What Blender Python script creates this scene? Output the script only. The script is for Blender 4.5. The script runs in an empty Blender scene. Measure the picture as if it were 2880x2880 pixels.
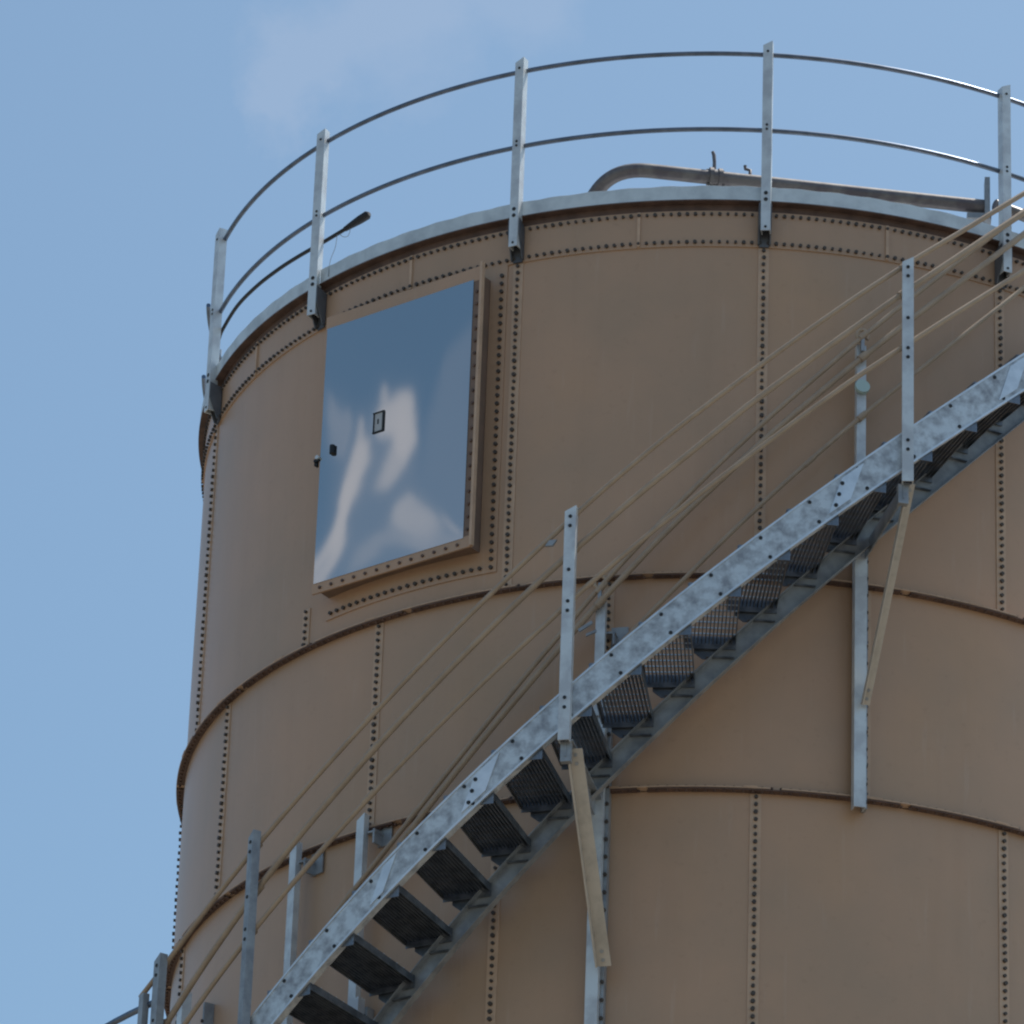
import bpy, math, random
from mathutils import Vector, Matrix
random.seed(7)
R = math.radians
sc = bpy.context.scene
G = 1.6                                   # eye height above the ground

# ------------------------------------------------------------------ camera
F, D, YAW, PIT, ROL = 16297.3, 33.2926, -0.04055, 0.48641, 0.03724
fw = Vector((math.sin(YAW)*math.cos(PIT), math.cos(YAW)*math.cos(PIT), math.sin(PIT)))
rt = Vector((math.cos(YAW), -math.sin(YAW), 0)); up = rt.cross(fw)
rt2 = rt*math.cos(ROL) + up*math.sin(ROL); up2 = up*math.cos(ROL) - rt*math.sin(ROL)
cam = bpy.data.cameras.new('camera'); co = bpy.data.objects.new('camera', cam)
sc.collection.objects.link(co)
m = Matrix.Identity(4)
for i in range(3):
    m[i][0] = rt2[i]; m[i][1] = up2[i]; m[i][2] = -fw[i]
m[1][3] = -D; m[2][3] = G
co.matrix_world = m
cam.sensor_width = 36; cam.lens = F/2880*36; cam.clip_start = 0.1; cam.clip_end = 5000
sc.camera = co

# ------------------------------------------------------------------ light
SUN_EL, SUN_AZ = R(64.5), R(55)             # azimuth from +y towards +x: behind the tank, to the right
w = bpy.data.worlds.new('World'); sc.world = w; w.use_nodes = True
nt = w.node_tree; nt.nodes.clear()
def N(t, **k):
    n = nt.nodes.new(t)
    for a, b in k.items():
        if a.startswith('i_'): n.inputs[int(a[2:])].default_value = b
        else: setattr(n, a, b)
    return n
def Mth(op, a, b=None, c=None, clamp=False):
    n = nt.nodes.new('ShaderNodeMath'); n.operation = op; n.use_clamp = clamp
    for i, v in enumerate((a, b, c)):
        if v is None: continue
        if hasattr(v, 'links'): nt.links.new(v, n.inputs[i])
        else: n.inputs[i].default_value = v
    return n.outputs[0]
def dot(vec, d):
    n = nt.nodes.new('ShaderNodeVectorMath'); n.operation = 'DOT_PRODUCT'
    nt.links.new(vec, n.inputs[0]); n.inputs[1].default_value = d
    return n.outputs['Value']
sky = N('ShaderNodeTexSky', sky_type='NISHITA', sun_disc=False, sun_elevation=SUN_EL, sun_rotation=SUN_AZ,
        altitude=150, air_density=1.1, dust_density=2.1, ozone_density=1.6)
tc = N('ShaderNodeTexCoord'); dirv = tc.outputs['Generated']
def noise(scale, detail, rough=0.55, vec=None, dist=0.0):
    n = N('ShaderNodeTexNoise'); n.inputs['Scale'].default_value = scale; n.inputs['Detail'].default_value = detail
    n.inputs['Roughness'].default_value = rough; n.inputs['Distortion'].default_value = dist
    nt.links.new(vec or dirv, n.inputs['Vector']); return n
# clouds: each a soft streak between two directions of the sky (degrees off a centre direction), frayed by noise
def frame(az, el):
    c = Vector((math.sin(az)*math.cos(el), math.cos(az)*math.cos(el), math.sin(el)))
    r = Vector((math.cos(az), -math.sin(az), 0)); u = r.cross(c)
    return c, r, u
wob = noise(70, 6, 0.62); wob2 = noise(58, 6, 0.62)
def cloud_layer(az, el, streaks, wobble, sharp=1.0):
    c, r, u = frame(az, el)
    dc = dot(dirv, c); s = 57.3
    U = Mth('MULTIPLY', Mth('DIVIDE', dot(dirv, r), Mth('MAXIMUM', dc, 0.05)), s)
    V = Mth('MULTIPLY', Mth('DIVIDE', dot(dirv, u), Mth('MAXIMUM', dc, 0.05)), s)
    U = Mth('ADD', U, Mth('MULTIPLY', Mth('SUBTRACT', wob.outputs[0], 0.5), wobble))
    V = Mth('ADD', V, Mth('MULTIPLY', Mth('SUBTRACT', wob2.outputs[0], 0.5), wobble))
    tot = None
    for (ax, ay, bx, by, ra, rb, st) in streaks:
        L2 = (bx-ax)**2+(by-ay)**2+1e-6
        t = Mth('ADD', Mth('MULTIPLY', Mth('SUBTRACT', U, ax), (bx-ax)/L2), Mth('MULTIPLY', Mth('SUBTRACT', V, ay), (by-ay)/L2), clamp=True)
        dx = Mth('SUBTRACT', U, Mth('ADD', Mth('MULTIPLY', t, bx-ax), ax))
        dy = Mth('SUBTRACT', V, Mth('ADD', Mth('MULTIPLY', t, by-ay), ay))
        d = Mth('SQRT', Mth('ADD', Mth('MULTIPLY', dx, dx), Mth('MULTIPLY', dy, dy)))
        rad = Mth('ADD', Mth('MULTIPLY', t, rb-ra), ra)
        v = Mth('MULTIPLY', Mth('SUBTRACT', 1.25 if sharp == 1 else 1.12, Mth('DIVIDE', d, rad)), sharp, clamp=True)
        v = Mth('MULTIPLY', Mth('SMOOTH_MIN', v, 1.0, 0.2), st)
        tot = v if tot is None else Mth('MAXIMUM', tot, v)
    return Mth('MULTIPLY', Mth('MULTIPLY', tot, 0.86 if sharp > 1 else 0.75), Mth('GREATER_THAN', dc, 0.2))
STREAKS_BACK = [(0.80, -1.75, 1.04, -1.25, 0.14, 0.27, 1.0), (1.04, -1.25, 0.88, -0.75, 0.27, 0.38, 1.0), (0.88, -0.75, 0.84, -0.35, 0.38, 0.30, 0.95),
                (0.84, -0.35, 0.98, 0.05, 0.28, 0.12, 0.7), (0.42, 0.50, 0.30, 0.10, 0.10, 0.26, 0.7), (0.30, 0.10, 0.0, 0.15, 0.28, 0.30, 0.9),
                (-0.02, 0.22, -0.14, -0.30, 0.30, 0.34, 0.95), (-0.12, -0.30, 0.06, -0.75, 0.34, 0.22, 0.8), (1.33, 0.15, 1.38, -0.25, 0.08, 0.14, 0.4),
                (0.25, -1.75, -0.25, -1.45, 0.20, 0.16, 0.4), (-0.25, -1.33, -0.50, -1.22, 0.12, 0.14, 0.75), (-0.50, -1.3, -0.45, -1.50, 0.14, 0.14, 0.6), (-0.80, -1.15, -0.86, -1.10, 0.08, 0.08, 0.9),
                (0.6, -0.6, 0.0, -1.2, 1.0, 1.1, 0.13), (-1.3, 0.6, -1.2, -0.8, 0.5, 0.6, 0.13)]
BACK_AZ, BACK_EL = R(-107.3), R(28.7)
back = cloud_layer(BACK_AZ, BACK_EL, STREAKS_BACK, 0.75, 1.9)
front = cloud_layer(R(-4.2), R(31.7), [(-0.60, 0.62, 0.45, 1.15, 0.62, 0.85, 0.17), (-0.55, 0.7, -0.80, 0.0, 0.5, 0.38, 0.17), (0.4, 1.5, 1.6, 1.4, 0.8, 0.6, 0.13)], 1.5)
far = noise(2.3, 7, 0.6)
farm = N('ShaderNodeMapRange'); farm.inputs[1].default_value = 0.56; farm.inputs[2].default_value = 0.78
farm.inputs[3].default_value = 0; farm.inputs[4].default_value = 0.6; nt.links.new(far.outputs[0], farm.inputs[0])
cl_ = Mth('MAXIMUM', Mth('MAXIMUM', back, front), farm.outputs[0])
# keep the loose background clouds out of the two described patches
c1, _, _ = frame(BACK_AZ, BACK_EL); c2, _, _ = frame(R(-2), R(28))
near = Mth('GREATER_THAN', Mth('MAXIMUM', dot(dirv, c1), dot(dirv, c2)), math.cos(R(9)))
mixv = Mth('ADD', Mth('MULTIPLY', near, Mth('MAXIMUM', back, front)), Mth('MULTIPLY', Mth('SUBTRACT', 1.0, near), cl_))
mx = N('ShaderNodeMix', data_type='RGBA'); nt.links.new(mixv, mx.inputs[0])
tint = N('ShaderNodeMix', data_type='RGBA', blend_type='MULTIPLY'); tint.inputs[0].default_value = 1
nt.links.new(sky.outputs[0], tint.inputs[6]); tint.inputs[7].default_value = (0.80, 0.935, 0.92, 1)
nt.links.new(tint.outputs[2], mx.inputs[6]); mx.inputs[7].default_value = (5.3, 5.15, 5.5, 1)
bg = N('ShaderNodeBackground'); bg.inputs[1].default_value = 0.145
nt.links.new(mx.outputs[2], bg.inputs[0])
out = N('ShaderNodeOutputWorld'); nt.links.new(bg.outputs[0], out.inputs[0])

sd = bpy.data.lights.new('sun', 'SUN'); sd.energy = 5.0; sd.angle = R(0.5); sd.color = (1, 0.95, 0.87)
so = bpy.data.objects.new('sun', sd); sc.collection.objects.link(so)
sv = Vector((math.sin(SUN_AZ)*math.cos(SUN_EL), math.cos(SUN_AZ)*math.cos(SUN_EL), math.sin(SUN_EL)))
so.rotation_euler = sv.to_track_quat('Z', 'Y').to_euler(); so.location = sv*60
sc.view_settings.view_transform = 'Standard'; sc.view_settings.look = 'None'
sc.view_settings.exposure = 0.0; sc.view_settings.gamma = 1
sc.render.engine = 'CYCLES'; sc.cycles.filter_width = 2.2; sc.cycles.use_denoising = True

# ------------------------------------------------------------------ materials
def mat(name, col, rough=0.6, metal=0.0, noise_amp=0.0, scale=6.0, col2=None, bump=0.0, bscale=30, lo=0.4, hi=0.62, rough2=None, detail=5):
    M = bpy.data.materials.new(name); M.use_nodes = True
    t = M.node_tree; b = t.nodes['Principled BSDF']
    b.inputs['Roughness'].default_value = rough; b.inputs['Metallic'].default_value = metal
    b.inputs['Base Color'].default_value = (*col, 1)
    tc = t.nodes.new('ShaderNodeTexCoord')
    if col2:
        n = t.nodes.new('ShaderNodeTexNoise'); n.inputs['Scale'].default_value = scale
        n.inputs['Detail'].default_value = detail; n.inputs['Roughness'].default_value = 0.6
        t.links.new(tc.outputs['Object'], n.inputs['Vector'])
        mr = t.nodes.new('ShaderNodeMapRange'); mr.inputs[1].default_value = lo; mr.inputs[2].default_value = hi
        t.links.new(n.outputs[0], mr.inputs[0])
        mx = t.nodes.new('ShaderNodeMix'); mx.data_type = 'RGBA'
        mx.inputs[6].default_value = (*col, 1); mx.inputs[7].default_value = (*col2, 1)
        t.links.new(mr.outputs[0], mx.inputs[0]); t.links.new(mx.outputs[2], b.inputs['Base Color'])
        if rough2 is not None:
            mr2 = t.nodes.new('ShaderNodeMapRange'); mr2.inputs[3].default_value = rough; mr2.inputs[4].default_value = rough2
            t.links.new(mr.outputs[0], mr2.inputs[0]); t.links.new(mr2.outputs[0], b.inputs['Roughness'])
    if bump:
        n2 = t.nodes.new('ShaderNodeTexNoise'); n2.inputs['Scale'].default_value = bscale; n2.inputs['Detail'].default_value = 4
        t.links.new(tc.outputs['Object'], n2.inputs['Vector'])
        bp = t.nodes.new('ShaderNodeBump'); bp.inputs['Strength'].default_value = bump; bp.inputs['Distance'].default_value = 0.01
        t.links.new(n2.outputs[0], bp.inputs['Height']); t.links.new(bp.outputs[0], b.inputs['Normal'])
    return M
TAN = mat('tan_enamel', (0.495, 0.312, 0.202), 0.38, 0, scale=0.8, col2=(0.405, 0.276, 0.186), lo=0.35, hi=0.7, bump=0.07, bscale=2.2)
def weather(M):
    """faint vertical run-off streaks, pale chalking patches and tiny specks, fixed to the surface"""
    t = M.node_tree; b = t.nodes['Principled BSDF']; src = b.inputs['Base Color'].links[0].from_socket
    tc = t.nodes.new('ShaderNodeTexCoord')
    def layer(src, sc3, scale, detail, lo, hi, amt, col, mode='MULTIPLY'):
        mp = t.nodes.new('ShaderNodeMapping'); mp.inputs['Scale'].default_value = sc3
        t.links.new(tc.outputs['Object'], mp.inputs['Vector'])
        n = t.nodes.new('ShaderNodeTexNoise'); n.inputs['Scale'].default_value = scale; n.inputs['Detail'].default_value = detail
        t.links.new(mp.outputs[0], n.inputs['Vector'])
        r = t.nodes.new('ShaderNodeMapRange'); r.inputs[1].default_value = lo; r.inputs[2].default_value = hi; r.inputs[4].default_value = amt
        t.links.new(n.outputs[0], r.inputs[0])
        m = t.nodes.new('ShaderNodeMix'); m.data_type = 'RGBA'; m.blend_type = mode
        t.links.new(r.outputs[0], m.inputs[0]); t.links.new(src, m.inputs[6]); m.inputs[7].default_value = (*col, 1)
        return m.outputs[2]
    s_ = layer(src, (5, 5, 0.35), 1.6, 4, 0.50, 0.75, 0.16, (0.80, 0.74, 0.66))
    s_ = layer(s_, (1, 1, 0.6), 0.9, 3, 0.52, 0.72, 0.40, (1.12, 1.02, 0.82))
    s_ = layer(s_, (1, 1, 1), 22, 3, 0.62, 0.75, 0.22, (0.75, 0.72, 0.70))
    s_ = layer(s_, (9, 9, 0.8), 2.3, 5, 0.62, 0.82, 0.12, (0.62, 0.55, 0.50), 'MIX')
    t.links.new(s_, b.inputs['Base Color'])
weather(TAN)
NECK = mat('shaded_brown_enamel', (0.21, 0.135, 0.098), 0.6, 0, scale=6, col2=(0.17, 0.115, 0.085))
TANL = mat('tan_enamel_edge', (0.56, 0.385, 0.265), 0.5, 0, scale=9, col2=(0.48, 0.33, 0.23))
TAND = mat('dark_brown_steel', (0.090, 0.055, 0.045), 0.7, 0, scale=9, col2=(0.14, 0.085, 0.066))  # dark brown for lower flange plates, nuts, hatch bolts and rim angle
RAILP = mat('tan_painted_pipe', (0.42, 0.315, 0.225), 0.5, 0, scale=5, col2=(0.34, 0.255, 0.185))
BRACE = mat('beige_painted_steel', (0.52, 0.455, 0.385), 0.6, 0, scale=12, col2=(0.41, 0.36, 0.305), lo=0.45, hi=0.7)
BOLT = mat('dark_bolt_cap', (0.065, 0.052, 0.044), 0.6)
HOLE = mat('dark_bolt_hole', (0.02, 0.022, 0.026), 0.7)
GALV = mat('galvanised_steel', (0.66, 0.70, 0.72), 0.38, 0.32, scale=7, col2=(0.50, 0.53, 0.57), lo=0.42, hi=0.62, bump=0.05, bscale=25, rough2=0.52)
GSTR = mat('weathered_galvanised_steel', (0.62, 0.655, 0.68), 0.42, 0.5, scale=13, col2=(0.30, 0.32, 0.355), lo=0.40, hi=0.66, bump=0.06, bscale=22, rough2=0.58, detail=8)
GDRK = mat('darker_galvanised_steel', (0.37, 0.39, 0.41), 0.5, 0.5, scale=9, col2=(0.25, 0.265, 0.29), lo=0.4, hi=0.65)
TREAD = mat('galvanised_grating', (0.24, 0.26, 0.29), 0.35, 0.75, scale=12, col2=(0.13, 0.145, 0.17))
PLATE = mat('galvanised_rim_sheet', (0.66, 0.70, 0.71), 0.4, 0.35, scale=5, col2=(0.46, 0.50, 0.53), lo=0.42, hi=0.68, bump=0.08, bscale=12, rough2=0.5)
NEWZ = mat('bright_new_zinc', (0.72, 0.77, 0.82), 0.35, 0.55, scale=10, col2=(0.6, 0.65, 0.7))
PIPE = mat('grey_weathered_pipe', (0.115, 0.10, 0.11), 0.45, 0.3, scale=8, col2=(0.19, 0.175, 0.17), bump=0.1, bscale=20)
BRKT = mat('dark_bracket_steel', (0.13, 0.135, 0.15), 0.55, 0.3, scale=9, col2=(0.09, 0.095, 0.11))
RAILM = mat('dark_galvanised_tube', (0.17, 0.20, 0.26), 0.36, 0.95, scale=9, col2=(0.12, 0.145, 0.19))
BLACK = mat('black_rubber', (0.007, 0.008, 0.012), 0.55)
MIRR = mat('polished_cover_sheet', (0.52, 0.53, 0.52), 0.03, 1.0)
LABEL = mat('label_face', (0.45, 0.46, 0.48), 0.5)
GROUND = mat('dry_gravel_ground', (0.215, 0.19, 0.155), 0.95, 0, scale=1.5, col2=(0.155, 0.14, 0.11), bump=0.4, bscale=8)
CAPM = mat('green_grey_pipe_plug', (0.42, 0.55, 0.53), 0.5, 0.1)

# ------------------------------------------------------------------ mesh helpers
class MB:
    def __init__(s): s.v = []; s.f = []; s.mi = []; s.sm = []
    def add(s, verts, faces, mi=0, smooth=False):
        o = len(s.v); s.v += [tuple(p) for p in verts]
        for f in faces: s.f.append([o+i for i in f]); s.mi.append(mi); s.sm.append(smooth)
    def box(s, c, ax, ay, az, mi=0):          # centre and three half-axis vectors
        c, ax, ay, az = map(Vector, (c, ax, ay, az))
        P = [c + ax*i + ay*j + az*k for i in (-1, 1) for j in (-1, 1) for k in (-1, 1)]
        s.add(P, [(0,1,3,2), (4,6,7,5), (0,4,5,1), (2,3,7,6), (0,2,6,4), (1,5,7,3)], mi)
    def tube(s, pts, r, n=10, mi=0, caps=True):
        pts = [Vector(p) for p in pts]; rs = r if isinstance(r, (list, tuple)) else [r]*len(pts)
        t = (pts[1]-pts[0]).normalized(); a = t.orthogonal().normalized(); V = []
        for i, p in enumerate(pts):
            if 0 < i < len(pts)-1: t2 = (pts[i+1]-pts[i-1]).normalized()
            elif i: t2 = (pts[i]-pts[i-1]).normalized()
            else: t2 = t
            a = (a - t2*a.dot(t2)).normalized(); b = t2.cross(a)
            for k in range(n):
                q = 2*math.pi*k/n; V.append(p + (a*math.cos(q)+b*math.sin(q))*rs[i])
        Fs = [(i*n+k, i*n+(k+1) % n, (i+1)*n+(k+1) % n, (i+1)*n+k) for i in range(len(pts)-1) for k in range(n)]
        s.add(V, Fs, mi, True)
        if caps:
            m_ = len(pts)
            s.add(V[:n], [tuple(reversed(range(n)))], mi); s.add(V[(m_-1)*n:], [tuple(range(n))], mi)
    def prism(s, poly, a, b, mi=0):           # polygon of vectors swept from offset a to offset b
        n = len(poly); a = Vector(a); b = Vector(b)
        V = [Vector(p)+a for p in poly] + [Vector(p)+b for p in poly]
        s.add(V, [tuple(reversed(range(n))), tuple(range(n, 2*n))] + [(i, (i+1) % n, n+(i+1) % n, n+i) for i in range(n)], mi)
    def sweep(s, rings, closed=True, caps=True, mi=0, smooth=False):
        n = len(rings[0]); V = [p for r in rings for p in r]
        kk = range(n) if closed else range(n-1)
        s.add(V, [(i*n+k, i*n+(k+1) % n, (i+1)*n+(k+1) % n, (i+1)*n+k) for i in range(len(rings)-1) for k in kk], mi, smooth)
        if caps and closed:
            s.add(rings[0], [tuple(reversed(range(n)))], mi); s.add(rings[-1], [tuple(range(n))], mi)
    def build(s, name, mats, parent=None):
        me = bpy.data.meshes.new(name); me.from_pydata(s.v, [], s.f)
        for m_ in (mats if isinstance(mats, (list, tuple)) else [mats]): me.materials.append(m_)
        me.polygons.foreach_set('material_index', s.mi); me.polygons.foreach_set('use_smooth', s.sm)
        me.update()
        import bmesh
        bm = bmesh.new(); bm.from_mesh(me); bmesh.ops.recalc_face_normals(bm, faces=bm.faces); bm.to_mesh(me); bm.free()
        o = bpy.data.objects.new(name, me); sc.collection.objects.link(o)
        if parent: o.parent = parent
        return o
def cyl(th, r, z):                            # degrees from the side that faces the camera
    return Vector((r*math.sin(R(th)), -r*math.cos(R(th)), z+G))
def radial(th): return Vector((math.sin(R(th)), -math.cos(R(th)), 0))
def tang(th): return Vector((math.cos(R(th)), math.sin(R(th)), 0))
Z = Vector((0, 0, 1))
def empty(name, loc, label, cat, group=None):
    o = bpy.data.objects.new(name, None); sc.collection.objects.link(o); o.location = loc
    o.empty_display_size = 0.1
    o['label'] = label; o['category'] = cat
    if group: o['group'] = group
    return o
def stud(mb, p, d, r=0.012, h=0.015, mi=1, n=8):   # a bolt head at p pointing along d
    p = Vector(p); d = Vector(d).normalized(); a = d.orthogonal().normalized(); b = d.cross(a)
    V = [p + (a*math.cos(2*math.pi*k/n)+b*math.sin(2*math.pi*k/n))*r for k in range(n)]
    V += [q + d*h for q in V]
    V += [p + (q-p)*0.6 + d*h*0.4 for q in V[n:2*n]]
    Fs = [(i, (i+1) % n, n+(i+1) % n, n+i) for i in range(n)] + [(n+i, n+(i+1) % n, 2*n+(i+1) % n, 2*n+i) for i in range(n)]
    Fs.append(tuple(range(2*n, 3*n)))
    mb.add(V, Fs, mi, False)

# ------------------------------------------------------------------ ground
g = MB(); S = 3000
g.add([(-S, -S, 0), (S, -S, 0), (S, S, 0), (-S, S, 0)], [(0, 1, 2, 3)])
go = g.build('ground', GROUND); go['kind'] = 'structure'; go['label'] = 'dry ground round the foot of the tank'

# ------------------------------------------------------------------ the tank
RT = 3.35; DS = 360/14; TH0 = -73.135; TOP = 17.93
tank = empty('storage_tank', (0, 0, 0), 'tall round tan bolted steel storage tank with mirror-like hatch near its rim', 'tank')
ZC = [17.93, 15.443, 14.073, 11.80, 10.43, 8.15, 6.78, 4.5, 3.13, 0.86, -1.6]
def ring_surface(mb, r, z0, z1, n=336, mi=0, r1=None):
    r1 = r if r1 is None else r1
    A = [cyl(360*i/n, r, z0) for i in range(n)]; B = [cyl(360*i/n, r1, z1) for i in range(n)]
    mb.add(A+B, [(i, (i+1) % n, n+(i+1) % n, n+i) for i in range(n)], mi, True)
for i in range(10):
    b = MB(); ring_surface(b, RT, ZC[i+1]+0.006, ZC[i]-0.006)
    ring_surface(b, RT-0.02, ZC[i+1]-0.01, ZC[i]+0.01, n=168)
    b.build('wall_course', TAN, tank)
# outward flange rings where two courses meet, with small joint plates and nuts
for i in range(1, 10):
    b = MB(); z = ZC[i]; n = 336
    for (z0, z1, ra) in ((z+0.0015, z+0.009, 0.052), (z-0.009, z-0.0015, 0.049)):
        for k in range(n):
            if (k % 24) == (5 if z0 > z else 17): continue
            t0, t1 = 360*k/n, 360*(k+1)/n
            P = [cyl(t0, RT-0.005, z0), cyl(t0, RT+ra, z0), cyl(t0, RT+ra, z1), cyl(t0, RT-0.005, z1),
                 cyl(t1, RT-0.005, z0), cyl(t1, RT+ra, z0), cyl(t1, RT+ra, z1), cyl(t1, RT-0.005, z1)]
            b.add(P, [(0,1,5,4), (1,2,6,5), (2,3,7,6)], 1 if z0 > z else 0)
    for k in range(14):                       # overlap plates, a shade paler
        t = TH0 + DS*(k + (0.42 if i % 2 else 0.0))
        b.box(cyl(t-0.6, RT+0.028, z+0.012), tang(t)*0.04, radial(t)*0.026, Z*0.003, 1)
        b.box(cyl(t+DS*0.45, RT+0.030, z+0.012), tang(t+DS*0.45)*0.05, radial(t+DS*0.45)*0.024, Z*0.002, 1)
    if i <= 4:
        nb = 14*28
        for k in range(nb):
            t = 360*k/nb
            if (t+180) % 360-180 < -110 or (t+180) % 360-180 > 75: continue
            stud(b, cyl(t, RT+0.030, z+0.009), Z, 0.009, 0.010, 2, 6)
            stud(b, cyl(t, RT+0.030, z-0.009), -Z, 0.009, 0.010, 2, 6)
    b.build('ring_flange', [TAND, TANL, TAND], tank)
# vertical bolted seams
def seam_mesh(z0, z1, skip_top=0.0):
    b = MB()
    V = [cyl(t, RT+dr, z) for z in (z0, z1) for (t, dr) in ((-0.55, 0.0), (-0.55, 0.006), (0.55, 0.006), (0.55, 0.0))]
    b.add(V, [(0,1,5,4), (1,2,6,5), (2,3,7,6)], 0)
    b.add([p + Vector((0, 0, 0)) for p in V[:4]], [(0,1,2,3)], 0)
    nb = int(round((z1-z0)/0.0468))
    for k in range(nb):
        z = z0+0.03+(z1-z0-0.05)*k/(nb-1)
        j = random.uniform(-0.03, 0.03)
        stud(b, cyl(j, RT+0.006, z), radial(0), 0.0118*random.uniform(0.8, 1.12), 0.016+random.uniform(-.003, .002), 1)
    return b
for i in range(10):
    off = 0.42 if i % 2 else 0.0
    z1 = 17.665 if i == 0 else ZC[i]-0.014
    base = None
    ks = range(14) if i < 3 else range(-1, 7)
    for k in ks:
        th = TH0 + DS*(k+off)
        if i == 0 and k == 1:                 # the hatch covers this seam; only its foot shows
            o = seam_mesh(ZC[1]+0.014, 15.73).build('bolted_seam', [TANL, BOLT], tank); o.rotation_euler = (0, 0, R(th)); continue
        if base is None:
            base = seam_mesh(ZC[i+1]+0.014, z1).build('bolted_seam', [TANL, BOLT], tank); o = base
        else:
            o = base.copy(); sc.collection.objects.link(o); o.parent = tank
        o.rotation_euler = (0, 0, R(th))

# curb strip under the rim with its two bolt rows
b = MB(); ring_surface(b, RT+0.009, 17.668, 17.915); n = 336
ring_surface(b, RT, 17.6675, 17.668, r1=RT+0.009)
ring_surface(b, RT+0.009, 17.915, 17.9155, r1=RT)
for k in range(14):
    t = TH0 + DS*(k+0.5)
    b.box(cyl(t, RT+0.014, 17.792), tang(t)*0.009, radial(t)*0.006, Z*0.118, 1)
for z in (17.888, 17.694):
    nb = 14*31
    for k in range(nb):
        t = TH0 + 360*(k+0.5)/nb
        tt = (t+180) % 360-180
        if tt < -115 or tt > 80: continue
        if z > 17.8 and abs((tt-TH0+DS/2) % DS-DS/2) < 1.0: continue
        stud(b, cyl(t, RT+0.009, z), radial(t), 0.0106*random.uniform(0.78, 1.15), 0.016, 2)
b.build('curb_strip', [TAN, TANL, BOLT], tank)
b = MB(); n = 336                             # dark angle under the galvanised rim
ring_surface(b, RT+0.006, 17.9155, 17.958); ring_surface(b, RT+0.006, 17.958, 17.958, r1=RT+0.058)
ring_surface(b, RT+0.058, 17.958, 17.966); ring_surface(b, RT+0.058, 17.966, 17.966, r1=RT-0.05)
b.build('rim_angle', TAND, tank)
for k in range(14):                           # galvanised rim sheets, slightly overlapping
    b = MB(); t0 = TH0+DS*k+0.3; t1 = t0+DS-0.25; rings = []
    for j in range(25):
        t = t0+(t1-t0)*j/24; e = 0.004*math.sin(j*1.7+k)
        r0 = RT+0.052+(0.003 if j < 2 else 0)
        rings.append([cyl(t, r0, 17.967+e*0.3), cyl(t, r0+0.002, 18.062+e*0.8), cyl(t, r0-0.004, 18.066+e*0.8), cyl(t, r0-0.05, 18.066+e*0.8), cyl(t, r0-0.05, 18.060+e*.8), cyl(t, r0-0.006, 18.060+e*.8), cyl(t, r0-0.006, 17.967+e*0.3)])
    b.sweep(rings); o = b.build('rim_plate', PLATE, tank)
b = MB(); n = 168                             # flat-domed roof deck
rr = [(3.36, 17.99), (2.6, 18.06), (1.6, 18.11), (0.7, 18.13), (0.02, 18.135)]
b.sweep([[cyl(360*i/n, r, z) for i in range(n)] for r, z in rr], closed=True, caps=False, smooth=True)
b.build('roof_deck', GDRK, tank)

# ------------------------------------------------------------------ the hatch in the wall
HA = -34.55; hn = radial(HA); hu = tang(HA); HD = 3.456
def hp(u, z, d=0.0): return hn*(HD+d) + hu*u + Z*(z+G)
b = MB()
W1, W2, H0, H1 = -0.566, 0.612, 15.700, 17.605
PW1, PW2, PH0, PH1 = -0.555, 0.556, 15.765, 17.520
def rect(mb, u0, u1, z0, z1, d0, d1, mi=0):
    mb.box(hp((u0+u1)/2, (z0+z1)/2, (d0+d1)/2), hu*(u1-u0)/2, hn*(abs(d1-d0)/2), Z*(z1-z0)/2, mi)
# face flange (four bars round the opening), neck, wall flange
for (u0, u1, z0, z1) in ((W1, W2, PH1-0.01, H1), (W1, W2, H0, PH0+0.01), (W1, PW1+0.03, PH0+0.011, PH1-0.011), (PW2-0.02, W2, PH0+0.011, PH1-0.011)):
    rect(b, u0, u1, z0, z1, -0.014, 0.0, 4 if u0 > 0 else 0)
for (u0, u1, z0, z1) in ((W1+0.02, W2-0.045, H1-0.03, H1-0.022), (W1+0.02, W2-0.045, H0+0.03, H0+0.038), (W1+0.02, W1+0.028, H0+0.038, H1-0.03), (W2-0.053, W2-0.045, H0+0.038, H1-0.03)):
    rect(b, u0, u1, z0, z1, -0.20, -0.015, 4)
rect(b, W2-0.004, W2+0.014, H0, H1+0.02, -0.012, 0.016, 1)     # pale lip down the right side
# curved wall flange round the neck, bolted
hw = math.degrees(math.asin(0.60/RT)); TL, TR = HA-hw+0.6, HA+hw+1.35
n = 40; zt, zb = 17.668, 15.585
fl = []
for (t0, t1, z0, z1) in ((TR-1.9, TR, zb, zt), (TL, TR-1.9, zb, H0+0.03), (TL, TR-1.9, H1-0.02, zt)):
    k = 20 if t1-t0 > 3 else 3
    b.sweep([[cyl(t0+(t1-t0)*j/k, RT+0.001, z0), cyl(t0+(t1-t0)*j/k, RT+0.009, z0), cyl(t0+(t1-t0)*j/k, RT+0.009, z1), cyl(t0+(t1-t0)*j/k, RT+0.001, z1)] for j in range(k+1)])
z = zb+0.03
while z < zt-0.04:
    stud(b, cyl(TR-0.55, RT+0.009, z), radial(TR), 0.012, 0.016, 2); z += 0.055
t = TL+0.8
while t < TR-1.2:
    stud(b, cyl(t, RT+0.009, zb+0.035), radial(t), 0.012, 0.016, 2); t += 0.94
z = PH0+0.05
while z < PH1-0.02:
    stud(b, hp(PW2+0.028, z, 0.0), hn, 0.010, 0.010, 3); z += 0.085
u = PW1+0.05
while u < PW2:
    stud(b, hp(u, H0+0.030, 0.0), hn, 0.010, 0.010, 3); u += 0.085
hatch = b.build('access_hatch', [TAN, TANL, BOLT, TAND, NECK], tank)
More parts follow.
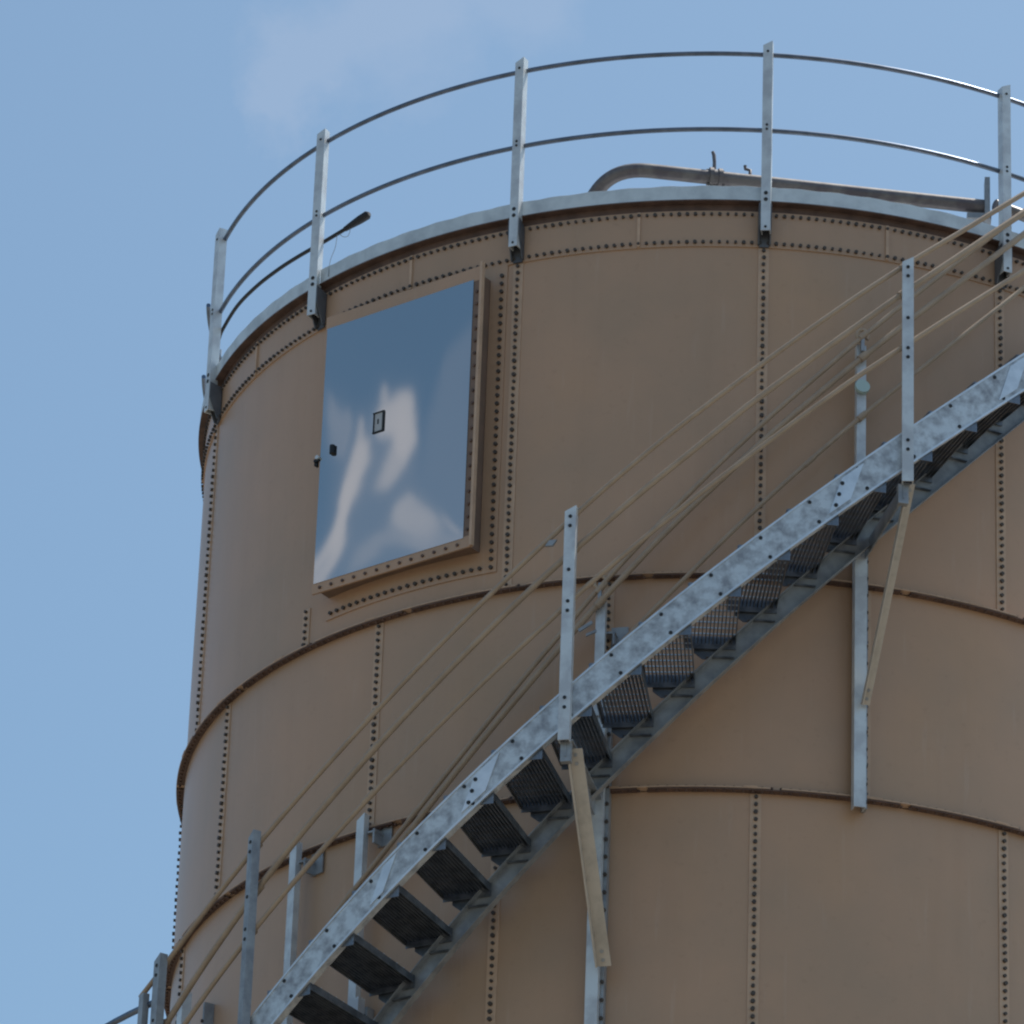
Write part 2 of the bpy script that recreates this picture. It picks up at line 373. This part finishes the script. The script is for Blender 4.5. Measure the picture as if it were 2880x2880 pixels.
# the mirror-like cover: thin sheet, very slightly pillowed like real sheet metal
b = MB(); nx, nz = 44, 64; V = []
for j in range(nz+1):
    for i in range(nx+1):
        u, v = i/nx, j/nz
        e = 16*u*(1-u)*v*(1-v)
        d = 0.004 + 0.0028*e + 0.00022*math.sin(5.2*u+1.0)*math.sin(6.0*v+.5)*min(1, e*2) + 0.0001*math.sin(11*u+2*v)*math.sin(9*v-3*u)*min(1, e*2)
        V.append(hp(PW1+(PW2-PW1)*u, PH0+(PH1-PH0)*v, d))
b.add(V, [(j*(nx+1)+i, j*(nx+1)+i+1, (j+1)*(nx+1)+i+1, (j+1)*(nx+1)+i) for j in range(nz) for i in range(nx)], 0, True)
rect(b, PW1, PW2, PH0, PH1, 0.0005, 0.0035)
cover = b.build('hatch_cover', MIRR, hatch)
def door_pt(px, py):                          # fraction across / up the cover
    return PW1+(PW2-PW1)*px, PH0+(PH1-PH0)*py
b = MB(); u, z = door_pt(0.395, 0.555)
rect(b, u-0.030, u+0.030, z-0.062, z+0.062, 0.006, 0.0085)
for (a0, a1, c0, c1) in ((-0.042, 0.042, 0.0625, 0.070), (-0.042, 0.042, -0.070, -0.0625), (-0.038, -0.0305, -0.0624, 0.0624), (0.0305, 0.043, -0.0624, 0.0624)):
    rect(b, u+a0, u+a1, z+c0, z+c1, 0.006, 0.014, 1)
rect(b, u-0.010, u+0.002, z-0.012, z+0.022, 0.0086, 0.009, 1)
b.build('framed_notice', [LABEL, HOLE], hatch)
b = MB(); u, z = door_pt(0.088, 0.503)
b.tube([hp(u, z-0.028, 0.014), hp(u, z+0.028, 0.014)], 0.017, 10)
b.tube([hp(u, z, 0.0), hp(u, z, 0.014)], 0.01, 8)
b.build('keyhole_cover', BLACK, hatch)
b = MB(); u, z = door_pt(-0.022, 0.485)
rect(b, u-0.02, u+0.02, z-0.014, z+0.004, -0.012, 0.012)
b.tube([hp(u+0.01, z+0.01, 0.0), hp(u+0.01, z+0.01, 0.022)], 0.013, 10, 1)
rect(b, u-0.024, u+0.0, z-0.032, z-0.0145, -0.03, 0.0)
b.build('hatch_latch', [BLACK, GALV], hatch)

# ------------------------------------------------------------------ guardrail round the rim
def channel(mb, th, r, z0, z1, wdt=0.075, dep=0.042, t=0.007, rot=0.0, top_slant=0.03, mi=0):
    """an upright channel: web facing outward at radius r, flanges turned in"""
    c = cyl(th, r, 0) - Z*G
    a = th+rot; N_ = radial(a); U = tang(a); h = wdt/2
    poly = [c+U*-h, c+U*h, c+U*h-N_*dep, c+U*(h-t)-N_*dep, c+U*(h-t)-N_*t, c+U*(-h+t)-N_*t, c+U*(-h+t)-N_*dep, c+U*-h-N_*dep]
    n = len(poly); sl = [0, top_slant, top_slant, top_slant, 0, 0, 0, 0]
    V = [p+Z*(z0+G) for p in poly]+[p+Z*(z1+G+sl[i]) for i, p in enumerate(poly)]
    Fs = [(i, (i+1) % n, n+(i+1) % n, n+i) for i in range(n)]
    for k in (0, n): Fs += [(k+0, k+1, k+4, k+5), (k+1, k+2, k+3, k+4), (k+5, k+6, k+7, k+0)]
    mb.add(V, Fs, mi)
    return N_, U
rail = empty('rim_guardrail', (0, 0, 17.95+G), 'galvanised two-rail guardrail of posts and bent pipe standing round the tank rim', 'guardrail')
RB = Vector((0, 0, -(17.95+G)))
def attach(o, root):
    o.parent = root; o.location = o.location - root.location
    return o
for z, nm in ((19.003, 'top_rail'), (18.463, 'mid_rail')):
    b = MB(); pts = [cyl(-73.4+360*(k/420), 3.402, z) for k in range(0, 406)]
    b.tube(pts, 0.0148, 10)
    attach(b.build(nm, RAILM), rail)
ROT = {0: 12, 1: 20, 2: -5, 3: -10, 4: -2}
for k in range(14):
    th = TH0+DS*k + (1.4 if k == 0 else 0)
    rot = ROT.get(k, 0)
    b = MB(); N_, U = channel(b, th, 3.452, 17.735, 19.045, 0.058, 0.056, 0.007, rot)
    for z in (17.76, 17.95, 17.995, 18.445, 18.475, 19.0):
        stud(b, cyl(th, 3.452, z), N_, 0.0125 if z in (17.95, 17.995) else 0.008, 0.004, 1)
    p = attach(b.build('post', [GALV, HOLE]), rail)
    # foot bracket: a folded gusset that carries the post on the curb
    b = MB(); c = cyl(th, 0, 0)
    r0, r1 = RT+0.016, 3.444
    q = [(r0, 17.675), (r0, 17.90), (r1-0.002, 17.93), (r1-0.002, 17.82), (r0+0.02, 17.675)]
    for s_ in (-1, 1):
        b.prism([cyl(th, r_, z_)+tang(th)*(s_*0.035) for r_, z_ in q], tang(th)*-0.004, tang(th)*0.004)
    b.prism([cyl(th, r0, 17.665)-tang(th)*0.030, cyl(th, r0, 17.90)-tang(th)*0.034, cyl(th, r0, 17.90)+tang(th)*0.034, cyl(th, r0, 17.665)+tang(th)*0.030], radial(th)*-0.006, radial(th)*0.004)
    br = attach(b.build('foot_bracket', [BRKT]), rail)
    br.parent = p; br.location = (0, 0, 0)

# ------------------------------------------------------------------ pipe lying on the roof edge
pr = empty('roof_pipe', cyl(4, 3.0, 18.2), 'grey weathered pipe with swept bend and clamp collar lying along the roof edge', 'pipe')
P0 = cyl(-16.6, 3.05, 18.09)
def bez(a, b_, c, d, n):
    return [a*(1-t)**3+b_*3*t*(1-t)**2+c*3*t*t*(1-t)+d*t**3 for t in [i/n for i in range(n+1)]]
pe = cyl(31.2, 3.1, 18.395); ps = cyl(-8.6, 3.1, 18.365); dirp = (pe-ps).normalized()
pts = bez(P0, P0+Vector((0.06, 0, 0.16)), ps-dirp*0.30, ps, 16) + [ps.lerp(pe, i/12) for i in range(1, 13)]
b = MB(); b.tube(pts, 0.045, 16); attach(b.build('pipe_run', PIPE), pr)
b = MB(); c = ps.lerp(pe, 0.195)
b.tube([c-dirp*0.045, c-dirp*0.02], 0.063, 14); b.tube([c+dirp*0.01, c+dirp*0.035], 0.061, 14)
b.tube([c-dirp*0.02, c+dirp*0.01], 0.052, 14)
for s_ in (-1, 1): b.tube([c+Z*(0.05*s_)-dirp*0.06, c+Z*(0.05*s_)+dirp*0.05], 0.009, 6)
b.box(c-Z*0.055-dirp*0.03, dirp*0.012, Vector((0, .012, 0)), Z*0.025)
attach(b.build('flange_clamp', PIPE), pr)
b = MB(); c2 = c+Z*0.05-dirp*0.012
b.tube([c2, c2+Z*0.06, c2+Z*0.11-dirp*0.004, c2+Z*0.135-dirp*0.012], [0.012, 0.011, 0.012, 0.010], 8)
attach(b.build('lever_handle', PIPE), pr)
b = MB(); c3 = ps.lerp(pe, 0.295)+Z*0.035
b.tube([c3, c3+Z*0.045, c3+Z*0.052-dirp*0.03, c3+Z*0.075-dirp*0.032], 0.011, 8); attach(b.build('hook', PIPE), pr)
b = MB(); b.box(pe+Vector((0.0, -0.02, 0.025)), Vector((0.016, 0, 0)), Vector((0, 0.05, 0)), Z*0.15)
b.box(pe+Vector((-0.05, 0.0, -0.085)), Vector((0.075, 0, 0)), Vector((0, 0.045, 0)), Z*0.018)
attach(b.build('end_plate', GDRK), pr)
b = MB(); pq = pe+Vector((0.05, 0.02, 0.03)); b.tube([pq, pq+Vector((0.6, 0.33, -0.05))], 0.037, 12); attach(b.build('pipe_extension', PIPE), pr)

# ------------------------------------------------------------------ black cable tied inside the rail
cb = empty('black_cable', cyl(-58, 3.38, 18.3), 'black rubber cable with thick plug end slung below the guardrail mid rail', 'cable')
pts = [(-71.6, 18.10), (-74.2, 18.20), (-74.9, 18.30), (-73.6, 18.335), (-71.8, 18.35), (-66.5, 18.355), (-61, 18.335), (-56.1, 18.315), (-52, 18.30), (-47.8, 18.29), (-45.9, 18.293), (-44.1, 18.30)]
from mathutils.geometry import interpolate_bezier
def smooth(P, m=6):
    out = []
    for i in range(len(P)-1):
        p0 = P[max(i-1, 0)]; p1 = P[i]; p2 = P[i+1]; p3 = P[min(i+2, len(P)-1)]
        for k in range(m):
            t = k/m
            out.append(0.5*((2*p1)+(p2-p0)*t+(2*p0-5*p1+4*p2-p3)*t*t+(3*p1-p0-3*p2+p3)*t**3))
    out.append(P[-1]); return out
b = MB(); sp = smooth([cyl(t, 3.375, z) for t, z in pts]); b.tube(sp, 0.0125, 8)
attach(b.build('cable_run', BLACK), cb)
b = MB(); b.tube([cyl(-44.2, 3.375, 18.30), cyl(-43.2, 3.375, 18.307), cyl(-42.0, 3.375, 18.316), cyl(-40.9, 3.375, 18.325), cyl(-40.6, 3.375, 18.328)], [0.016, 0.021, 0.027, 0.028, 0.014], 12)
attach(b.build('plug', BLACK), cb)
b = MB(); b.tube(smooth([cyl(-45.3, 3.38, 18.29), cyl(-45.5, 3.38, 18.2), cyl(-45.8, 3.40, 18.1), cyl(-45.8, 3.41, 17.98)]), 0.0022, 5)
b.tube(smooth([cyl(-45.0, 3.38, 18.285), cyl(-44.3, 3.38, 18.245), cyl(-43.6, 3.38, 18.235), cyl(-43.3, 3.38, 18.27), cyl(-43.6, 3.38, 18.305)]), 0.002, 5)
attach(b.build('tie_wire', GDRK), cb)

# ------------------------------------------------------------------ helical staircase
stair = empty('helical_staircase', cyl(-70, 3.9, -1.6), 'galvanised helical stair with grating treads and tan pipe handrails climbing the tank', 'staircase')
RO, RI = 4.25, 3.55
def zt_(th): return 15.063+0.0663*th
def zb_(th): return 14.826+0.0659*th
TA, TB = -66.0, 40.0
def stringer(mb, r, f0, f1, sgn, t=0.007, fl=0.05):
    rings = []
    nst = int((TB-TA)/1.0)
    for j in range(nst+1):
        th = TA+(TB-TA)*j/nst; z0, z1 = f0(th), f1(th)
        rings.append([cyl(th, r, z0), cyl(th, r, z1), cyl(th, r+sgn*fl, z1), cyl(th, r+sgn*fl, z1-t), cyl(th, r+sgn*t, z1-t), cyl(th, r+sgn*t, z0+t), cyl(th, r+sgn*fl, z0+t), cyl(th, r+sgn*fl, z0)])
    mb.sweep(rings, smooth=False)
b = MB(); stringer(b, RO, zb_, zt_, -1)
STEP = 3.723
for k in range(-24, 5):                      # bolts through the stringer at each tread
    th = 24.06+STEP*k
    if th < TA+2 or th > TB-2: continue
    stud(b, cyl(th-0.45-1.1, RO, zb_(th-1.55)+0.035), radial(th), 0.0115, 0.004, 1)
    stud(b, cyl(th-2.3, RO, zt_(th-2.3)-0.035), radial(th), 0.0115, 0.004, 1)
for f_, o0, o1 in ((zb_, -0.003, 0.013), (zt_, -0.012, 0.003)):   # rolled lips along both edges of the plate
    rings = []
    for j in range(107):
        th = TA+(TB-TA)*j/106; z = f_(th)
        rings.append([cyl(th, RO+0.0005, z+o0), cyl(th, RO+0.005, z+o0), cyl(th, RO+0.005, z+o1), cyl(th, RO+0.0005, z+o1)])
    b.sweep(rings, mi=2)
attach(b.build('outer_stringer', [GSTR, HOLE, NEWZ]), stair)
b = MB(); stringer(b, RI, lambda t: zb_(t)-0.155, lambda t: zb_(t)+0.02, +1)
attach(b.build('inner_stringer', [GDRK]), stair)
for th, wd, bolts in ((-25.6, 1.1, False), (-17.9, 1.9, True), (9.7, 1.7, True), (23.4, 1.6, False)):
    b = MB(); rings = []
    for j in range(5):
        t = th-wd/2+wd*j/4+0.0
        rings.append([cyl(t-0.5, RO+0.001, zb_(t)+0.006), cyl(t+0.5, RO+0.001, zt_(t)+0.004), cyl(t+0.5, RO+0.006, zt_(t)+0.004), cyl(t-0.5, RO+0.006, zb_(t)+0.006)])
    b.sweep(rings)
    if bolts:
        for q in (0.2, 0.5, 0.8):
            for e in (-1,):
                t = th+e*wd*0.33; stud(b, cyl(t+(q-0.5)*0.8, RO+0.006, zb_(t)+(zt_(t)-zb_(t))*q), radial(th), 0.0125, 0.004, 1)
    attach(b.build('splice_plate', [NEWZ, HOLE]), stair)
# treads: radial grating between end plates; each copy shares the mesh
def tread_mesh():
    b = MB(); L = 0.292; a0, a1 = -L, 0.0       # along the tangent, 0 at the upper edge
    def P(r, s_, z): return radial(0)*(RI+0.012+(r))+tang(0)*s_+Z*z
    Wd = RO-RI-0.028
    for r_ in (0.003, Wd-0.003):
        b.box(P(r_, (a0+a1)/2, 0.012), radial(0)*0.003, tang(0)*L/2, Z*0.040)
    n = 14
    for i in range(n):
        s_ = a0+0.008+(L-0.012)*i/(n-1)
        b.box(P(Wd/2, s_, 0.026), radial(0)*(Wd/2-0.007), tang(0)*0.0025, Z*0.022)
    for i in range(9):
        b.box(P(0.04+(Wd-0.08)*i/8, (a0+a1)/2, 0.0505), radial(0)*0.004, tang(0)*(L/2-0.004), Z*0.003, 1)
    b.prism([P(-0.018, a0+0.05, 0.03), P(-0.018, a1-0.01, 0.03), P(-0.018, a1-0.01, -0.085), P(-0.018, a0+0.10, -0.085), P(-0.018, a0+0.05, -0.045)], radial(0)*-0.004, radial(0)*0.004)
    b.box(P(0.0, a1-0.09, -0.083), radial(0)*0.02, tang(0)*0.08, Z*0.003)
    b.box(P(Wd/2, a0-0.002, 0.022), radial(0)*(Wd/2-0.007), tang(0)*0.004, Z*0.030)
    return b
tb = None
for k in range(-24, 5):
    th = 24.06+STEP*k
    if th < TA+4: continue
    if tb is None: tb = o = tread_mesh().build('tread', [TREAD, NEWZ])
    else: o = tb.copy(); sc.collection.objects.link(o)
    o.parent = stair; o.rotation_euler = (0, 0, R(th)); o.location = Vector((0, 0, zb_(th)-0.045+G))-stair.location
# handrail pipes (three outer, three inner lines), radius and height offsets read as helices
CLIP_IN = (13.62, -11.2, -36.2)
CLIPS = (14.35, -11.35, -37.6, -47.3)+CLIP_IN
def pipe_line(name, r, pts, rad, mat_=RAILP, extra=None, jit=0.0):
    import numpy as np
    T = np.array([p[0] for p in pts]); Zs = np.array([p[1] for p in pts])
    k = np.polyfit(T, Zs, 4); fit = np.polyval(k, T)
    tt = np.arange(T[0], T[-1], 1.0); res = np.interp(tt, T, Zs-fit)
    P = [cyl(t, r, float(np.polyval(k, t)+0.35*e)) for t, e in zip(tt, res)]
    b = MB(); b.tube(P, rad, 10)
    for tc_ in CLIPS:                          # saddle clips where the pipe passes a post
        if T[0]+1 < tc_ < T[-1]-1 and (r < 4) == (tc_ in CLIP_IN):
            q0 = cyl(tc_-0.35, r, float(np.polyval(k, tc_-0.35))); q1 = cyl(tc_+0.35, r, float(np.polyval(k, tc_+0.35)))
            b.tube([q0, q1], rad+0.006, 10)
    for tj in range(-40, 36, 19):              # sleeve couplings
        if T[0]+1 < tj+r*3 < T[-1]-1:
            u_ = tj+r*3; b.tube([cyl(u_-0.5, r, float(np.polyval(k, u_-0.5))), cyl(u_+0.5, r, float(np.polyval(k, u_+0.5)))], rad+0.0025, 10); return attach(b.build(name, mat_), stair)
pipe_line('top_handrail', 4.25, [(-50.2, 12.99), (-48.2, 13.06), (-44, 13.30), (-41.3, 13.46), (-37, 13.71), (-31.8, 14.01), (-27, 14.30), (-20.6, 14.73), (-13.3, 15.24), (-8.6, 15.59), (-4.4, 15.88), (0.8, 16.21), (7.4, 16.66), (10.3, 16.86), (15, 17.16), (19.5, 17.42), (24.5, 17.76), (32, 18.26), (40, 18.8)], 0.0150)
pipe_line('conduit', 4.22, [(-52, 12.45), (-46, 12.83), (-41.6, 13.14), (-38.4, 13.36), (-33.7, 13.67), (-29.9, 13.91), (-25, 14.24), (-19.6, 14.61), (-13.5, 15.05), (-9.6, 15.30), (-6.3, 15.53), (-1.7, 15.83), (2, 16.11), (5.4, 16.33), (10.7, 16.69), (15, 16.99), (18.4, 17.21), (24.5, 17.64), (32, 18.16), (40, 18.7)], 0.0185)
pipe_line('mid_handrail', 4.25, [(-56, 11.96), (-48, 12.48), (-41.4, 12.90), (-36.3, 13.21), (-29.8, 13.60), (-23.8, 13.99), (-19, 14.31), (-13, 14.72), (-10.8, 14.90), (-7.2, 15.14), (-3.3, 15.40), (2.7, 15.80), (10.2, 16.33), (15.2, 16.63), (20.1, 16.94), (24.4, 17.22), (32, 17.72), (40, 18.26)], 0.0150)
pipe_line('inner_top_handrail', 3.52, [(-38.5, 13.50), (-34, 13.74), (-27.9, 14.10), (-22, 14.50), (-17.7, 14.82), (-15, 15.02), (-11.5, 15.31), (-6, 15.70), (-2.1, 15.97), (3.6, 16.35), (9.2, 16.71), (13.8, 17.03), (19.1, 17.38), (25, 17.77), (31, 18.17), (40, 18.75)], 0.0150)
pipe_line('inner_conduit', 3.52, [(-38, 13.38), (-32.6, 13.75), (-28.9, 13.98), (-25.9, 14.17), (-22, 14.43), (-18.2, 14.69), (-15.2, 14.91), (-12.4, 15.13), (-8.9, 15.38), (-5.7, 15.62), (-0.5, 15.96), (3.8, 16.25), (9.3, 16.60), (13.8, 16.90), (20, 17.29), (25.8, 17.66), (31.2, 18.01), (40, 18.6)], 0.0185)
pipe_line('inner_mid_handrail', 3.5, [(-9, 14.96), (-5.3, 15.21), (-3.2, 15.35), (2.2, 15.74), (13.9, 16.52), (19.2, 16.85), (25.7, 17.28), (31.1, 17.63), (40, 18.22)], 0.0140)
# outer posts
OP = [(-47.3, 11.9, 13.14, -8), (-37.6, 12.42, 13.70, -20), (-11.35, 13.96, 15.40, 0), (14.35, 15.66, 17.105, -14)]
for i, (th, z0, z1, rot) in enumerate(OP):
    b = MB(); N_, U = channel(b, th, 4.305, z0, z1, 0.056 if i == 1 else 0.066, 0.050, 0.007, rot, 0.035)
    for dz in (0.035, 0.095, 0.375, 0.575, 0.635, z1-zt_(th)+0.09, z1-zt_(th)+0.15):
        if z1-dz > z0: stud(b, cyl(th, 4.305, z1-dz), N_, 0.011, 0.004, 1)
    attach(b.build('stair_post', [GDRK if i < 2 else GALV, HOLE]), stair)  # two lower posts take darker steel, their shade put into the colour
# legs bolted to the tank and carried up as inner posts
def leg(th, z0, z1, r=3.475, w_=0.072, cap=True, side=True, arm=True):
    b = MB(); N_, U = channel(b, th, r, z0, z1, w_, 0.06, 0.008, 0, 0.03)
    # mounting angle against the bolted seam, on the right side
    if side:
        b.box(cyl(th, 0, (z0+z1)/2)+radial(th)*(RT+0.035)+U*(w_/2+0.012), U*0.010, N_*0.030, Z*((z1-z0)/2-0.02), 2)
        for k in range(int((z1-z0)/0.11)):
            stud(b, cyl(th, RT+0.066, z0+0.06+k*0.11)+U*(w_/2+0.012), N_, 0.011, 0.012, 1)
    return attach(b.build('wall_leg', [GALV, BOLT, GDRK]), stair)
leg(13.75, 13.98, 15.75); leg(-11.1, 11.6, 14.55); leg(-35.9, 11.6, 12.95); leg(-62.3, 11.6, 13.45, 3.55); leg(-88.0, 10.8, 12.9, 3.5, side=False)
for th, z0, z1, r in ((13.62, 15.75, 16.985, 3.49), (-11.2, 14.5, 15.21, 3.49), (-36.2, 12.9, 14.10, 3.47), (-45.1, 12.4, 14.07, 3.47)):
    b = MB(); channel(b, th, r, z0, z1, 0.056, 0.045, 0.007, 0, 0.04 if th != 13.62 else 0.0)
    attach(b.build('inner_post', [GALV]), stair)
# wall stand-offs of the inner posts
for th, z in ((13.62, 16.2), (-11.2, 15.05), (-36.0, 14.02), (-45.0, 13.98)):
    b = MB(); p = cyl(th, 3.40, z)+tang(th)*0.05
    b.box(p, tang(th)*0.03, radial(th)*0.045, Z*0.006); b.box(p-radial(th)*0.04+tang(th)*0.04, tang(th)*0.05, radial(th)*0.005, Z*0.07)
    b.box(p-Z*0.03+tang(th)*0.02, tang(th)*0.006, radial(th)*0.045, Z*0.045)
    attach(b.build('standoff_bracket', [GDRK]), stair)
# plug on the right inner post, hooks where the inner rail ends return over the post, u-bolts
b = MB(); c = cyl(13.62, 3.49, 16.69); b.tube([c+radial(13.6)*0.004, c+radial(13.6)*0.03+Z*0.004], 0.045, 16); attach(b.build('round_plug', CAPM), stair)
b = MB(); c = cyl(-11.25, 3.49, 14.74); b.tube([c+tang(0)*0.005, c+radial(-11)*0.035+tang(0)*0.012], 0.038, 14); attach(b.build('round_plug', NEWZ), stair)
b = MB(); c = cyl(-12.2, 3.6, 15.02)
b.box(c, tang(-12)*0.04+Z*0.025, radial(-12)*0.006, Z*0.009-tang(-12)*0.004); b.box(c+tang(-12)*0.035-Z*0.045, tang(-12)*0.03+Z*0.012, radial(-12)*0.006, Z*0.008)
attach(b.build('clip_bar', GDRK), stair)
for th, z in ((13.55, 17.02), (-11.2, 15.33)):
    b = MB(); c = cyl(th, 3.52, z)
    b.tube([c+tang(th)*(0.028*math.cos(a))+Z*(0.035+0.028*math.sin(a)) if False else c+tang(th)*(0.034*math.cos(a))+Z*(0.012+0.040*math.sin(a)) for a in [math.pi*(1.35-k*0.14) for k in range(12)]], 0.011, 8)
    b.box(c-Z*0.045, tang(th)*0.010, radial(th)*0.012, Z*0.05, 1)
    attach(b.build('rail_hook', [RAILP, GDRK]), stair)
for th in (-11.9,):
    b = MB(); c = cyl(-12.9, 4.27, 15.22); b.box(c, tang(th)*0.022, radial(th)*0.008, Z*0.018+tang(th)*0.012); attach(b.build('cable_clip', GDRK), stair)
# diagonal tan braces from the post feet back to the wall legs
for a, c, wd in (((15.0, 4.20, 15.70), (14.1, 3.50, 14.615), 0.026), ((-10.75, 4.20, 13.95), (-9.9, 3.50, 12.93), 0.042)):
    A = cyl(*a[:1], a[1], a[2]); C_ = cyl(c[0], c[1], c[2]); d = (C_-A); side = tang((a[0]+c[0])/2); nn = d.normalized().cross(side).normalized()
    b = MB(); b.box((A+C_)/2, d/2, side*wd, nn*0.004); b.box((A+C_)/2-side*(wd-0.004)+nn*0.022, d/2, side*0.004, nn*0.0175, 0)
    for q_, s2 in ((A, 1), (C_, -1)):
        for e_ in (0.035, 0.085):
            for sg in (-1, 1): stud(b, q_+d.normalized()*e_*s2+nn*0.004*sg, nn*sg, 0.010, 0.008, 1)
    attach(b.build('diagonal_brace', [BRACE, GDRK]), stair)
# cross arms under the treads at every post
for th, z in ((14.2, 15.62), (-11.3, 13.93), (-36.8, 12.26), (-62.3, 10.6)):
    b = MB(); c = cyl(th, 0, z); r0, r1 = 3.44, 4.26
    b.box(c+radial(th)*(r0+r1)/2, radial(th)*(r1-r0)/2, tang(th)*0.004, Z*0.05); b.box(c+radial(th)*(r0+r1)/2+Z*0.046+tang(th)*0.022, radial(th)*(r1-r0)/2, tang(th)*0.018, Z*0.004)
    b.box(c+radial(th)*4.235+Z*-0.02, radial(th)*0.02, tang(th)*0.03, Z*0.06)
    attach(b.build('cross_arm', [GDRK]), stair)
# landing below the flight, far left; post and rail darkened, backlit shade in their colour
b = MB(); channel(b, -48.95, 4.31, 11.6, 12.965, 0.055, 0.04, 0.006, -10, 0.0); attach(b.build('stair_post', [GDRK]), stair)
b = MB(); b.tube([cyl(t, 4.27, 12.90+0.0008*(-47-t)) for t in (-47.6, -49, -51, -53, -55.5, -58, -62, -68, -74, -80)], 0.019, 10)
attach(b.build('landing_rail', RAILM), stair)
b = MB(); rings = [[cyl(t, 3.55, 11.55), cyl(t, 4.25, 11.55), cyl(t, 4.25, 11.62), cyl(t, 3.55, 11.62)] for t in range(-96, -60, 2)]
b.sweep(rings); attach(b.build('landing_platform', GDRK), stair)

# ------------------------------------------------------------------ keep object origins tidy
bpy.context.view_layer.update()
